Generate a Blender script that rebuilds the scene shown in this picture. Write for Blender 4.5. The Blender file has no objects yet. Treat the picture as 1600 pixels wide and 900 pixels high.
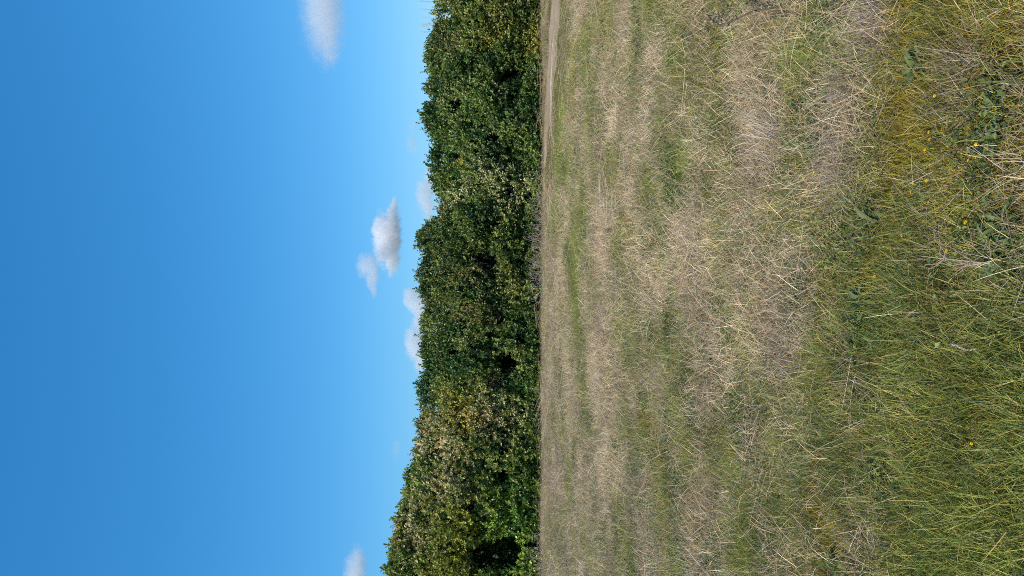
import bpy, math, random
import numpy as np

random.seed(7)
RNG = np.random.default_rng(7)
scene = bpy.context.scene
COL = scene.collection
R = math.radians

# ------------------------------------------------------------------ camera, sky, sun, exposure
CAM_H, PITCH, FPX, DH = 1.5, R(3.47), 1155.0, 15.0      # eye height, downward tilt, focal length in photo pixels, distance of the hedge
cam_d = bpy.data.cameras.new("camera"); cam = bpy.data.objects.new("camera", cam_d); COL.objects.link(cam)
cam_d.sensor_width = 36.0; cam_d.lens = 36.0 * FPX / 1600.0
cam_d.clip_start = 0.05; cam_d.clip_end = 9000.0
# the photograph was taken with the phone on its side: the sky is at the left of the frame, world right is at its top
from mathutils import Matrix, Vector, Euler
FWD = Vector((0, math.cos(PITCH), -math.sin(PITCH))); UPV = Vector((0, math.sin(PITCH), math.cos(PITCH))); RGT = Vector((1, 0, 0))
m = Matrix((( -UPV.x, RGT.x, -FWD.x, 0), (-UPV.y, RGT.y, -FWD.y, 0), (-UPV.z, RGT.z, -FWD.z, CAM_H), (0, 0, 0, 1)))
cam.matrix_world = m
scene.camera = cam

SUN_EL, SUN_AZ = 45.0, 228.0          # azimuth clockwise from +Y (the view direction): the sun stands behind the camera, a little to its left
world = bpy.data.worlds.new("World"); scene.world = world; world.use_nodes = True
wn = world.node_tree; wn.nodes.clear()
sky = wn.nodes.new('ShaderNodeTexSky'); sky.sky_type = 'NISHITA'; sky.sun_disc = False
sky.sun_elevation = R(SUN_EL); sky.sun_rotation = R(SUN_AZ); sky.altitude = 200; sky.air_density = 1.0; sky.dust_density = 0.25; sky.ozone_density = 3.2
bg = wn.nodes.new('ShaderNodeBackground'); bg.inputs['Strength'].default_value = 0.15
wo = wn.nodes.new('ShaderNodeOutputWorld')
# the phone renders the sky deeper and more cyan than the model does: one even colour curve per channel over the whole sky
sp = wn.nodes.new('ShaderNodeSeparateColor'); cb = wn.nodes.new('ShaderNodeCombineColor'); wn.links.new(sky.outputs[0], sp.inputs[0])
for i, (gain, power) in enumerate(((0.345, 1.17), (0.62, 0.70), (0.93, 0.60))):
    pw = wn.nodes.new('ShaderNodeMath'); pw.operation = 'MULTIPLY'; pw.inputs[1].default_value = 0.15; wn.links.new(sp.outputs[i], pw.inputs[0])
    p2_ = wn.nodes.new('ShaderNodeMath'); p2_.operation = 'POWER'; p2_.inputs[1].default_value = power; wn.links.new(pw.outputs[0], p2_.inputs[0])
    p3_ = wn.nodes.new('ShaderNodeMath'); p3_.operation = 'MULTIPLY'; p3_.inputs[1].default_value = gain / 0.15; wn.links.new(p2_.outputs[0], p3_.inputs[0])
    wn.links.new(p3_.outputs[0], cb.inputs[i])
wn.links.new(cb.outputs[0], bg.inputs[0]); wn.links.new(bg.outputs[0], wo.inputs[0])
sun_d = bpy.data.lights.new("sun", 'SUN'); sun = bpy.data.objects.new("sun", sun_d); COL.objects.link(sun)
sun_d.energy = 5.0; sun_d.angle = R(0.53); sun_d.color = (1.0, 0.91, 0.76)
sd = Vector((math.sin(R(SUN_AZ)) * math.cos(R(SUN_EL)), math.cos(R(SUN_AZ)) * math.cos(R(SUN_EL)), math.sin(R(SUN_EL))))
sun.rotation_euler = sd.to_track_quat('Z', 'Y').to_euler()
scene.view_settings.view_transform = 'Standard'; scene.view_settings.look = 'None'
scene.view_settings.exposure = 0.0; scene.view_settings.gamma = 1.0
scene.render.engine = 'CYCLES'
scene.cycles.volume_bounces = 10
scene.cycles.max_bounces = 6; scene.cycles.diffuse_bounces = 3; scene.cycles.glossy_bounces = 2; scene.cycles.transmission_bounces = 3
scene.cycles.filter_width = 0.95
scene.cycles.use_denoising = False

# ------------------------------------------------------------------ helpers
def tag(o, label=None, cat=None, group=None, kind=None):
    if label: o['label'] = label
    if cat: o['category'] = cat
    if group: o['group'] = group
    if kind: o['kind'] = kind
    return o

def empty(name, loc):
    o = bpy.data.objects.new(name, None); COL.objects.link(o); o.location = loc; o.empty_display_size = 0.1
    return o

def mesh_obj(name, verts, faces, mat, parent=None, col=None, link=True):
    """faces: (n,3) or (n,4) integer array, or a python list of tuples; col: (nverts,3) colours"""
    me = bpy.data.meshes.new(name)
    if isinstance(faces, np.ndarray):
        n, k = faces.shape
        me.vertices.add(len(verts)); me.vertices.foreach_set('co', np.asarray(verts, dtype=np.float32).ravel())
        me.loops.add(n * k); me.loops.foreach_set('vertex_index', faces.astype(np.int32).ravel())
        me.polygons.add(n); me.polygons.foreach_set('loop_start', np.arange(0, n * k, k, dtype=np.int32))
        me.update(calc_edges=True)
    else:
        me.from_pydata([tuple(v) for v in verts], [], faces); me.update()
    if col is not None:
        a = me.color_attributes.new('tone', 'FLOAT_COLOR', 'POINT')
        c = np.ones((len(verts), 4), dtype=np.float32); c[:, :3] = col
        a.data.foreach_set('color', c.ravel())
    me.materials.append(mat)
    o = bpy.data.objects.new(name, me)
    if link: COL.objects.link(o)
    if parent: o.parent = parent
    return o

_perm = np.random.default_rng(99).random((256, 256))
def vnoise(x, y):
    xi = np.floor(x).astype(int); yi = np.floor(y).astype(int); fx = x - xi; fy = y - yi
    fx = fx * fx * (3 - 2 * fx); fy = fy * fy * (3 - 2 * fy)
    g = lambda a, b: _perm[a & 255, b & 255]
    return (g(xi, yi) * (1 - fx) + g(xi + 1, yi) * fx) * (1 - fy) + (g(xi, yi + 1) * (1 - fx) + g(xi + 1, yi + 1) * fx) * fy
def fbm(x, y, o=4):
    s = 0; a = 0.5; t = 0
    for i in range(o):
        s = s + a * vnoise(x * 2 ** i + 17.3 * i, y * 2 ** i + 9.1 * i); t += a; a *= 0.5
    return s / t

def hgt(x, y):
    """ground height: gentle lumps, a level strip along the hedge"""
    x = np.asarray(x, float); y = np.asarray(y, float)
    near = np.clip(1 - np.abs(y - 7) / 60, 0, 1)
    return (0.10 * (fbm(x * 0.35 + 5, y * 0.35 + 5, 3) - 0.5) + 0.05 * (fbm(x * 1.7, y * 1.7, 2) - 0.5)) * near

def uv_of(x, y, z=0.0):
    """photo pixel of a world point"""
    dz = z - CAM_H
    d = y * FWD.y + dz * FWD.z; up = y * UPV.y + dz * UPV.z
    return 800 - FPX * up / d, 450 - FPX * x / d
def at(u, v, z=0.0):
    """ground point seen at a photo pixel"""
    d = FWD * FPX + RGT * (450 - v) + UPV * (800 - u)
    t = (z - CAM_H) / d.z
    return Vector((d.x * t, d.y * t, z))
def at_y(u, v, Y):
    d = FWD * FPX + RGT * (450 - v) + UPV * (800 - u); t = Y / d.y
    return Vector((d.x * t, Y, CAM_H + d.z * t))

def norm(a): return a / (np.linalg.norm(a, axis=-1, keepdims=True) + 1e-9)

def tubes(paths, sides=3):
    """paths: list of (points (n,3), radii (n)) -> verts, faces (quads) of tapered tubes"""
    V = []; F = []; off = 0
    for P, rad in paths:
        P = np.asarray(P, float); n = len(P)
        T = norm(np.gradient(P, axis=0)); ref = np.array([0.31, 0.17, 0.93]) if abs(T[0][2]) < 0.8 else np.array([0.9, 0.3, 0.1])
        A = norm(np.cross(T, ref)); B = np.cross(T, A)
        for s in range(sides):
            a = 2 * math.pi * s / sides
            V.append(P + (A * math.cos(a) + B * math.sin(a)) * np.asarray(rad)[:, None])
        for i in range(n - 1):
            for s in range(sides):
                s2 = (s + 1) % sides
                F.append((off + s * n + i, off + s2 * n + i, off + s2 * n + i + 1, off + s * n + i + 1))
        off += n * sides
    return np.concatenate(V), np.array(F)

# ------------------------------------------------------------------ materials
def new_mat(name):
    mt = bpy.data.materials.new(name); mt.use_nodes = True; nt = mt.node_tree; nt.nodes.clear()
    out = nt.nodes.new('ShaderNodeOutputMaterial')
    return mt, nt, out

def plant_mat(name, base=None, rough=0.55, spec=0.35, trans=0.25, tint=False, tone=True, grain=0.15, tboost=(1.1, 1.2, 0.6)):
    """leaf or blade: tone (per leaf) x tint (per instance) x fine grain, part of it translucent"""
    mt, nt, out = new_mat(name); N = nt.nodes.new; L = nt.links.new
    cur = None
    if tone:
        a = N('ShaderNodeAttribute'); a.attribute_name = 'tone'; cur = a.outputs['Color']
    if tint:
        b = N('ShaderNodeAttribute'); b.attribute_type = 'INSTANCER'; b.attribute_name = 'tint'
        mx = N('ShaderNodeMix'); mx.data_type = 'RGBA'; mx.blend_type = 'MULTIPLY'; mx.inputs['Factor'].default_value = 1
        L(cur, mx.inputs['A']); L(b.outputs['Color'], mx.inputs['B']); cur = mx.outputs['Result']
    if base:
        rgb = N('ShaderNodeRGB'); rgb.outputs[0].default_value = (*base, 1)
        if cur is None: cur = rgb.outputs[0]
        else:
            mx = N('ShaderNodeMix'); mx.data_type = 'RGBA'; mx.blend_type = 'MULTIPLY'; mx.inputs['Factor'].default_value = 1
            L(cur, mx.inputs['A']); L(rgb.outputs[0], mx.inputs['B']); cur = mx.outputs['Result']
    geo = N('ShaderNodeNewGeometry'); nz = N('ShaderNodeTexNoise'); nz.inputs['Scale'].default_value = 45; nz.inputs['Detail'].default_value = 3
    L(geo.outputs['Position'], nz.inputs['Vector'])
    mr = N('ShaderNodeMapRange'); mr.inputs[3].default_value = 1 - grain * 2; mr.inputs[4].default_value = 1 + grain * 2
    L(nz.outputs[0], mr.inputs[0])
    vm = N('ShaderNodeVectorMath'); vm.operation = 'SCALE'; L(cur, vm.inputs[0]); L(mr.outputs[0], vm.inputs['Scale'])
    p = N('ShaderNodeBsdfPrincipled'); L(vm.outputs[0], p.inputs['Base Color']); p.inputs['Roughness'].default_value = rough
    p.inputs['Specular IOR Level'].default_value = spec
    if trans > 0:
        tb = N('ShaderNodeVectorMath'); tb.operation = 'MULTIPLY'; tb.inputs[1].default_value = tboost; L(vm.outputs[0], tb.inputs[0])
        t = N('ShaderNodeBsdfTranslucent'); L(tb.outputs[0], t.inputs[0])
        ms = N('ShaderNodeMixShader'); ms.inputs[0].default_value = trans; L(p.outputs[0], ms.inputs[1]); L(t.outputs[0], ms.inputs[2])
        L(ms.outputs[0], out.inputs['Surface'])
    else: L(p.outputs[0], out.inputs['Surface'])
    return mt

def ground_mat(name, c1, c2, c3, s1, s2, bump):
    mt, nt, out = new_mat(name); N = nt.nodes.new; L = nt.links.new
    geo = N('ShaderNodeNewGeometry')
    n1 = N('ShaderNodeTexNoise'); n1.inputs['Scale'].default_value = s1; n1.inputs['Detail'].default_value = 8; n1.inputs['Roughness'].default_value = 0.65
    n2 = N('ShaderNodeTexNoise'); n2.inputs['Scale'].default_value = s2; n2.inputs['Detail'].default_value = 8; n2.inputs['Roughness'].default_value = 0.7
    L(geo.outputs['Position'], n1.inputs['Vector']); L(geo.outputs['Position'], n2.inputs['Vector'])
    r1 = N('ShaderNodeValToRGB'); r1.color_ramp.elements[0].position = 0.38; r1.color_ramp.elements[0].color = (*c1, 1)
    r1.color_ramp.elements[1].position = 0.62; r1.color_ramp.elements[1].color = (*c2, 1)
    L(n1.outputs[0], r1.inputs[0])
    r2 = N('ShaderNodeMapRange'); r2.inputs[1].default_value = 0.45; r2.inputs[2].default_value = 0.65; L(n2.outputs[0], r2.inputs[0])
    mx = N('ShaderNodeMix'); mx.data_type = 'RGBA'; L(r2.outputs[0], mx.inputs['Factor']); L(r1.outputs[0], mx.inputs['A']); mx.inputs['B'].default_value = (*c3, 1)
    p = N('ShaderNodeBsdfPrincipled'); p.inputs['Roughness'].default_value = 0.95; p.inputs['Specular IOR Level'].default_value = 0.15
    L(mx.outputs['Result'], p.inputs['Base Color'])
    b = N('ShaderNodeBump'); b.inputs['Strength'].default_value = bump; b.inputs['Distance'].default_value = 0.03; L(n2.outputs[0], b.inputs['Height']); L(b.outputs[0], p.inputs['Normal'])
    L(p.outputs[0], out.inputs['Surface'])
    return mt

M_SOIL = ground_mat('soil_and_thatch', (0.05, 0.04, 0.025), (0.11, 0.085, 0.055), (0.045, 0.05, 0.02), 2.2, 38, 0.9)
M_PATH = ground_mat('trodden_earth', (0.35, 0.26, 0.17), (0.46, 0.355, 0.25), (0.23, 0.17, 0.11), 1.6, 30, 0.5)
M_LEAF = plant_mat('hedge_leaf', rough=0.42, spec=0.5, trans=0.2, grain=0.08)
M_BARK = plant_mat('bark', base=(0.10, 0.075, 0.055), rough=0.85, spec=0.1, trans=0, tone=False)
M_TWIG = plant_mat('dry_twig', base=(0.27, 0.21, 0.17), rough=0.8, spec=0.15, trans=0, tone=False)
M_GRASS = plant_mat('grass_blade', rough=0.5, spec=0.3, trans=0.18, tint=True)
M_STRAW = plant_mat('dry_straw', rough=0.6, spec=0.25, trans=0.12, tint=True, tboost=(1, 1, 0.9))
M_STALK = plant_mat('dry_stalk', rough=0.6, spec=0.25, trans=0.0, tint=False)
M_WEED = plant_mat('weed_leaf', rough=0.5, spec=0.35, trans=0.2, tone=True)
M_PETAL = plant_mat('yellow_petal', base=(0.92, 0.64, 0.01), rough=0.6, spec=0.2, trans=0.2, tone=False, tboost=(1, 1, 1))

# ------------------------------------------------------------------ ground and path
def axis(lo, hi, near_lo, near_hi, step):
    a = list(np.arange(near_lo, near_hi + 1e-6, step)); s = step
    x = near_hi
    while x < hi: s *= 1.35; x += s; a.append(min(x, hi))
    s = step; x = near_lo
    while x > lo: s *= 1.35; x -= s; a.insert(0, max(x, lo))
    return np.array(a)
gx = axis(-2500, 2500, -9, 9, 0.12); gy = axis(-300, 4500, 0.5, 17, 0.12)
GX, GY = np.meshgrid(gx, gy); GZ = hgt(GX, GY)
nx, ny = len(gx), len(gy)
idx = np.arange(nx * ny).reshape(ny, nx)
F = np.stack([idx[:-1, :-1], idx[:-1, 1:], idx[1:, 1:], idx[1:, :-1]], -1).reshape(-1, 4)
ground = mesh_obj('ground', np.stack([GX, GY, GZ], -1).reshape(-1, 3), F, M_SOIL); tag(ground, 'brown earth and thatch under the meadow grass', None, None, 'structure')
ground.data.polygons.foreach_set('use_smooth', [True] * len(F))

# the path runs along the hedge foot at the right and closes up towards the left
def path_edges(x):
    """near and far edge (distance) of the trodden strip at X"""
    near = np.interp(x, [1.0, 2.3, 3.0, 3.8, 4.7, 7, 12], [14.5, 14.0, 13.25, 12.3, 11.5, 10.5, 9.7]) + 0.12 * np.sin(x * 3.1) + 0.06 * np.sin(x * 9.7)
    far = np.interp(x, [1.0, 3.2, 4.2, 5.0, 7, 12], [14.35, 14.25, 13.7, 12.9, 12.3, 11.5]) + 0.07 * np.sin(x * 5.3)
    return near, np.maximum(far, near)
xs = np.arange(1.7, 12.0, 0.06); pn, pf = path_edges(xs); K = 12
PV = []; 
for k in range(K + 1):
    yy = pn + (pf - pn) * k / K; PV.append(np.stack([xs, yy, hgt(xs, yy) + 0.008], -1))
PV = np.concatenate(PV); n = len(xs); ii = np.arange(n * (K + 1)).reshape(K + 1, n)
PF = np.stack([ii[:-1, :-1], ii[:-1, 1:], ii[1:, 1:], ii[1:, :-1]], -1).reshape(-1, 4)
tag(mesh_obj('path', PV, PF, M_PATH), 'trodden bare earth path along the hedge foot', None, None, 'structure')
M_RUT = ground_mat('pale_dry_mud', (0.50, 0.42, 0.36), (0.62, 0.54, 0.47), (0.36, 0.29, 0.24), 6, 40, 0.5)
xr = np.arange(2.7, 4.3, 0.04); yc = np.interp(xr, [2.7, 3.3, 4.3], [13.15, 13.0, 12.75]) + 0.03 * np.sin(xr * 11); wr = 0.13 * np.sin((xr - 2.66) / 1.68 * math.pi) * (0.6 + 0.8 * fbm(xr * 4, xr * 0 + 3, 2)) + .01
RV = np.concatenate([np.stack([xr, yc + wr * k, hgt(xr, yc + wr * k) + (0.022 if k == 0 else 0.011)], -1) for k in (-1, 0, 1)]); n = len(xr); ii = np.arange(3 * n).reshape(3, n)
tag(mesh_obj('path_ridge', RV, np.stack([ii[:-1, :-1], ii[:-1, 1:], ii[1:, 1:], ii[1:, :-1]], -1).reshape(-1, 4), M_RUT), 'pale dried mud ridge on the path', None, None, 'structure')

# ------------------------------------------------------------------ hedge of shrubs
TOP = [(-300, 700), (0, 685), (60, 676), (95, 667), (115, 670), (130, 665), (160, 673), (180, 663), (220, 677), (265, 673), (300, 681), (325, 691), (345, 677), (365, 655),
       (400, 661), (430, 652), (470, 664), (500, 656), (530, 660), (560, 660), (572, 667), (600, 652), (640, 660), (680, 656), (700, 648), (740, 637), (770, 633),
       (800, 622), (830, 614), (860, 610), (900, 608), (1000, 600), (1250, 590)]
tv = np.array([t[0] for t in TOP], float); tu = np.array([t[1] for t in TOP], float)
def ztop(x):
    D = DH + 0.7; v = 450 - FPX * x / D
    return CAM_H + D * np.tan(np.arctan((800 - np.interp(v, tv, tu)) / FPX) - PITCH) + 0.16 * (fbm(x * 2.3 + 60, x * 0 + 2.5, 3) - 0.52) - 0.13

# tone patches on the hedge face: photo u, v, radius, strength, kind
PATCH = [(774, 598, 24, 1.0, 'cream'), (775, 575, 12, .9, 'cream'), (800, 640, 34, .8, 'cream'), (725, 645, 22, 1.0, 'yellow'), (705, 615, 12, .8, 'yellow'), (735, 655, 14, .8, 'yellow'),
         (770, 645, 36, 1.0, 'tan'), (690, 690, 46, 1.0, 'tan'), (730, 720, 34, .6, 'tan'), (700, 760, 46, .9, 'tan'), (655, 840, 50, .9, 'tan'), (735, 790, 34, .8, 'tan'), (800, 700, 30, .5, 'tan'), (655, 790, 22, .8, 'tan'),
         (800, 300, 40, .8, 'cream'), (722, 298, 20, .9, 'cream'), (775, 270, 30, .8, 'cream'), (825, 290, 20, .8, 'cream'), (700, 70, 26, .45, 'brown'), (775, 30, 20, .4, 'brown'), (740, 490, 30, .6, 'brown'), (770, 490, 16, .9, 'brown'),
         (680, 475, 26, .4, 'brown'), (740, 430, 25, .6, 'brown'), (750, 450, 25, .4, 'tan'), (785, 150, 16, .7, 'brown'), (722, 253, 8, 1., 'yellow'),
         (690, 330, 16, .8, 'brown'), (700, 870, 50, .9, 'olive'), (745, 840, 40, .8, 'olive'), (720, 800, 40, .6, 'olive'), (800, 780, 40, .5, 'bright'), (790, 830, 30, .6, 'bright'),
         (822, 145, 20, .7, 'bright'), (835, 60, 20, .6, 'yellow'), (840, 75, 8, .9, 'yellow'), (815, 600, 30, .7, 'bright'), (765, 60, 20, .3, 'yellow'), (835, 380, 25, .6, 'bright')]
PCOL = {'cream': (0.62, 0.60, 0.30), 'yellow': (0.42, 0.36, 0.045), 'tan': (0.62, 0.50, 0.28), 'brown': (0.26, 0.175, 0.065), 'olive': (0.22, 0.23, 0.04), 'bright': (0.13, 0.235, 0.04)}
HOLLOW = [(785, 745, 16), (790, 865, 34), (752, 872, 24), (740, 790, 14), (755, 855, 14), (795, 565, 22), (770, 600, 10), (798, 120, 16), (718, 165, 14), (775, 215, 12), (742, 400, 13), (765, 410, 20), (795, 300, 12), (712, 245, 12),
          (785, 500, 13), (712, 550, 12), (830, 312, 12), (700, 20, 12), (735, 200, 10), (835, 850, 14), (690, 700, 8), (725, 680, 9), (660, 780, 7), (805, 150, 12), (700, 480, 8), (815, 530, 12), (838, 180, 8), (790, 700, 12), (776, 350, 14), (820, 690, 8)]

def front(x, z, H):
    """distance of the leafy face at height z"""
    t = np.clip(z / H, 0, 1)
    y = DH - 0.36 - 0.10 * np.sin(t * math.pi) + 1.05 * np.clip(t - 0.55, 0, 1) ** 1.5 * 3.0
    return y + 0.55 * (fbm(x * 1.15 + 40, z * 1.15 + 3, 3) - 0.5)

def leaf_mesh(P, Dv, Nv, L, W, C):
    """folded leaves with rounded outline: four vertices and two faces each"""
    n = len(P); S = norm(np.cross(Dv, Nv)); Nn = norm(np.cross(S, Dv))
    v = np.empty((n, 4, 3))
    v[:, 0] = P; v[:, 1] = P + Dv * (L * 0.5)[:, None] + S * (W * 0.5)[:, None] + Nn * (W * 0.16)[:, None]
    v[:, 2] = P + Dv * L[:, None] - Nn * (L * 0.12)[:, None]; v[:, 3] = P + Dv * (L * 0.5)[:, None] - S * (W * 0.5)[:, None] + Nn * (W * 0.16)[:, None]
    b = np.arange(n)[:, None] * 4
    f = np.concatenate([b + np.array([[0, 1, 2]]), b + np.array([[0, 2, 3]])])
    return v.reshape(-1, 3), f, np.repeat(C, 4, axis=0)

def make_shrub(cx, half, seed, label, tone_mul=(1, 1, 1), big=1.0, n_sprig=5200, grp='shrubs grown together into one hedge'):
    g = np.random.default_rng(seed); gp = random.Random(seed)
    root = empty('shrub', (cx, DH + 0.9, float(hgt(cx, DH + 0.9))))
    tag(root, label, 'shrub', grp)
    rx, ry, rz = root.location
    # lobes: clumps of sprays that make up the face, the top and (fewer) the back
    NL = 190
    lx = cx + (g.random(NL) * 2 - 1) * half; H = ztop(lx)
    tz = g.random(NL) ** 0.85; lr = g.uniform(0.09, 0.23, NL)
    lz = 0.12 + tz * (H - lr * 0.9 - 0.12)
    ly = front(lx, lz, H) + lr * 0.8 + g.uniform(-0.12, 0.30, NL)
    # crest lobes follow the outline
    NC = 16; cxs = cx + (g.random(NC) * 2 - 1) * half; cr = g.uniform(0.10, 0.22, NC); ch = ztop(cxs)
    lx = np.r_[lx, cxs]; lr = np.r_[lr, cr]; lz = np.r_[lz, ch - cr * 0.9]; ly = np.r_[ly, DH + 0.75 + g.uniform(-0.25, 0.3, NC)]
    NB = 22; bx = cx + (g.random(NB) * 2 - 1) * half; bz = g.random(NB) * 0.85 * ztop(bx)
    lx = np.r_[lx, bx]; lr = np.r_[lr, np.full(NB, 0.4)]; lz = np.r_[lz, bz + .1]; ly = np.r_[ly, DH + 1.5 + g.random(NB) * 0.5]
    w = np.r_[lr[:NL] ** 2, lr[NL:NL + NC] ** 2 * 1.3, lr[NL + NC:] ** 2 * 0.22]; w /= w.sum()
    k = g.choice(len(lx), n_sprig, p=w)
    nrm = norm(g.normal(size=(n_sprig, 3)) + np.array([0, -0.75, 0.25])); back = k >= NL + NC
    nrm[back, 1] = np.abs(nrm[back, 1])
    P = np.stack([lx[k], ly[k], lz[k]], -1) + nrm * (lr[k] * g.uniform(0.80, 1.0, n_sprig))[:, None] * np.array([1.0, 0.9, 0.85])
    # inner fill, deep in the shrub
    nf = n_sprig // 3
    fx = cx + (g.random(nf) * 2 - 1) * half; fH = ztop(fx); fz = g.random(nf) * (fH - 0.35) + 0.05; fy = front(fx, fz, fH) + 0.7 + g.random(nf) * 0.5
    P = np.concatenate([P, np.stack([fx, fy, fz], -1)]); nrm = np.concatenate([nrm, norm(g.normal(size=(nf, 3)) + np.array([0, -0.6, 0.2]))])
    # the far side and the dense heart of the shrub
    nf2 = n_sprig // 3; fx = cx + (g.random(nf2) * 2 - 1) * (half + .1); fz = g.random(nf2) * (ztop(fx) - 0.3) + 0.04; fy = DH + 1.25 + g.random(nf2) * 0.55
    P = np.concatenate([P, np.stack([fx, fy, fz], -1)]); nrm = np.concatenate([nrm, norm(g.normal(size=(nf2, 3)) + np.array([0, 0.2, 0.3]))])
    # low sprays that spill over the foot
    nf3 = n_sprig // 7; fx = cx + (g.random(nf3) * 2 - 1) * (half + .1); fz = 0.03 + g.random(nf3) * 0.22; fy = DH - 0.40 - 0.22 * fbm(fx * 3, fx * 0 + 1.5, 2) + g.random(nf3) * 0.2 + fz * .3
    P = np.concatenate([P, np.stack([fx, fy, fz], -1)]); nrm = np.concatenate([nrm, norm(g.normal(size=(nf3, 3)) * .7 + np.array([0, -.8, .5]))])
    # long shoots standing out of the crest
    ns = 130; sx = cx + (g.random(ns) * 2 - 1) * half; sz = ztop(sx) + g.exponential(0.045, ns) - 0.05
    P = np.concatenate([P, np.stack([sx, DH + 0.7 + g.uniform(-.25, .25, ns), sz], -1)]); nrm = np.concatenate([nrm, norm(g.normal(size=(ns, 3)) * 0.35 + np.array([0, 0, 1.0]))])
    for q in range(9):                                   # leaders: short upright sprays that break the outline
        m_ = g.integers(8, 18); x0 = cx + (g.random() * 2 - 1) * half; z0 = float(ztop(x0)); t_ = g.random(m_); hh = g.uniform(.10, .24); lx_ = g.uniform(-.08, .08)
        P = np.concatenate([P, np.stack([x0 + lx_ * t_ + g.normal(size=m_) * .035 * (1.2 - t_), DH + .7 + g.normal(size=m_) * .04, z0 - .08 + hh * t_], -1)]); nrm = np.concatenate([nrm, norm(g.normal(size=(m_, 3)) * .6 + np.array([0, 0, .8]))])
    keep = (P[:, 2] > 0.03) & (P[:, 2] < ztop(P[:, 0]) + 0.16)
    u, v = uv_of(P[:, 0], P[:, 1], P[:, 2])
    for hu, hv, hr in HOLLOW:
        d = np.hypot(u - hu, v - hv) / hr
        keep &= ~((d + g.normal(0, 0.12, len(P)) < 0.92) & (P[:, 1] < DH + 0.80))
    P = P[keep]; nrm = nrm[keep]; u = u[keep]; v = v[keep]; n = len(P)
    up = np.array([0, 0, 1.0])
    tw = norm(nrm + up * 0.45 + g.normal(size=(n, 3)) * 0.35)
    # sprig colour: clump noise, patches, height
    nz1 = fbm(P[:, 0] * 2.6 + 11, P[:, 2] * 2.6 + P[:, 1] * 1.3, 3); nz2 = fbm(P[:, 0] * 6 + 31, P[:, 2] * 6 + 7, 2)
    dark = np.array([0.048, 0.098, 0.022]); mid = np.array([0.120, 0.170, 0.036]); lite = np.array([0.225, 0.262, 0.070])
    t = np.clip((nz1 - 0.34) / 0.30 + g.normal(size=n) * .12, 0, 1)[:, None]
    c = np.where(t < 0.5, dark + (mid - dark) * t * 2, mid + (lite - mid) * (t - 0.5) * 2)
    tipc = c * 1.1; tipw = np.clip((nz2 - 0.53) * 3, 0, 0.35)[:, None] * np.ones((n, 1))
    brown = np.array([0.24, 0.21, 0.08])
    for pu, pv, pr, ps, kind in PATCH:
        wgt = (ps * np.exp(-((u - pu) ** 2 + (v - pv) ** 2) / (pr * 1.05) ** 2) * (0.4 + 1.2 * nz2))[:, None].clip(0, 1)
        if kind in ('olive', 'bright', 'yellow'): c = c * (1 - wgt) + np.array(PCOL[kind]) * wgt
        brown = brown * (1 - wgt) + np.array(PCOL[kind]) * wgt; tipw = np.maximum(tipw, wgt)
    c = c * np.array(tone_mul)
    # leaves
    nl = 12; tot = n * nl
    s = np.tile(np.arange(nl) / (nl - 1), n); rep = lambda a: np.repeat(a, nl, axis=0)
    ln = g.uniform(0.07, 0.17, n); A = norm(np.cross(tw, g.normal(size=(n, 3)))); B = np.cross(tw, A)
    ph = (np.tile(np.arange(nl) * 2.4, n) + np.repeat(g.random(n) * 6.28, nl))[:, None]
    rad = rep(A) * np.cos(ph) + rep(B) * np.sin(ph)
    pos = rep(P) + rep(tw) * (rep(ln) * s)[:, None] * (1.25 - .25 * big) + g.normal(size=(tot, 3)) * 0.010
    dr = norm(rad * (1.0 - 0.55 * s)[:, None] + rep(tw) * (0.35 + 0.9 * s)[:, None] + g.normal(size=(tot, 3)) * 0.25)
    nv = norm(rep(tw) * 0.8 + rep(nrm) * 0.6 + up * 0.5 + g.normal(size=(tot, 3)) * 0.45)
    tip = (s > 0.4) & (g.random(tot) < rep(tipw[:, 0]) * 1.3)
    L = g.uniform(0.036, 0.064, tot) * big; L[tip] *= 0.8; W = L * g.uniform(0.55, 0.78, tot)
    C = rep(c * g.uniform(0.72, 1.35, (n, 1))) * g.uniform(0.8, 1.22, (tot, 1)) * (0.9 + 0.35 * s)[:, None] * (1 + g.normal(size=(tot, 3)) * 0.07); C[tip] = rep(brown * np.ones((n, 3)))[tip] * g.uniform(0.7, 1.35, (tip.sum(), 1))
    odd = g.random(tot) < 0.0015; C[odd] = np.array([0.32, 0.13, 0.03]) * g.uniform(0.5, 1.2, (odd.sum(), 1))
    V, F, Cc = leaf_mesh(pos, dr, nv, L, W, C.clip(0.005, 0.8))
    V = V - np.array([rx, ry, rz])
    fo = mesh_obj('foliage', V, F, M_LEAF, root, Cc); fo['kind'] = 'stuff'
    # branches: stems fanning from the stool, plus fine twigs
    for b in range(7):
        x0, y0 = gp.uniform(-.25, .25), gp.uniform(-.2, .2); tx = gp.uniform(-half, half) * 0.95; ty = gp.uniform(-.7, .5); tzz = float(ztop(cx + tx)) * gp.uniform(.6, .86)
        T = np.linspace(0, 1, 9); bend = gp.uniform(-.2, .2)
        pts = np.stack([x0 + (tx - x0) * T ** 1.3 + bend * np.sin(T * 3.1), y0 + (ty - y0) * T ** 1.2, -0.03 + tzz * T ** 0.85], -1)
        pth = [(pts, 0.028 * (1 - T) + 0.006)]
        for j in range(7):
            kk = gp.randint(3, 8); st = pts[kk]; d = np.array([gp.uniform(-1, 1), gp.uniform(-1.3, .3), gp.uniform(.1, 1.1)]); d /= np.linalg.norm(d)
            l = gp.uniform(.2, .5); tt = np.linspace(0, 1, 5)
            e = st + d * l
            if e[2] > float(ztop(cx + e[0])) - 0.05: continue
            pth.append((st + d * (tt * l)[:, None] + np.array([0, 0, -0.08]) * (tt ** 2)[:, None], 0.008 * (1 - tt) + 0.002))
        V, F = tubes(pth, 5); mesh_obj('branch', V, F, M_BARK, root)
    return root

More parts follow.
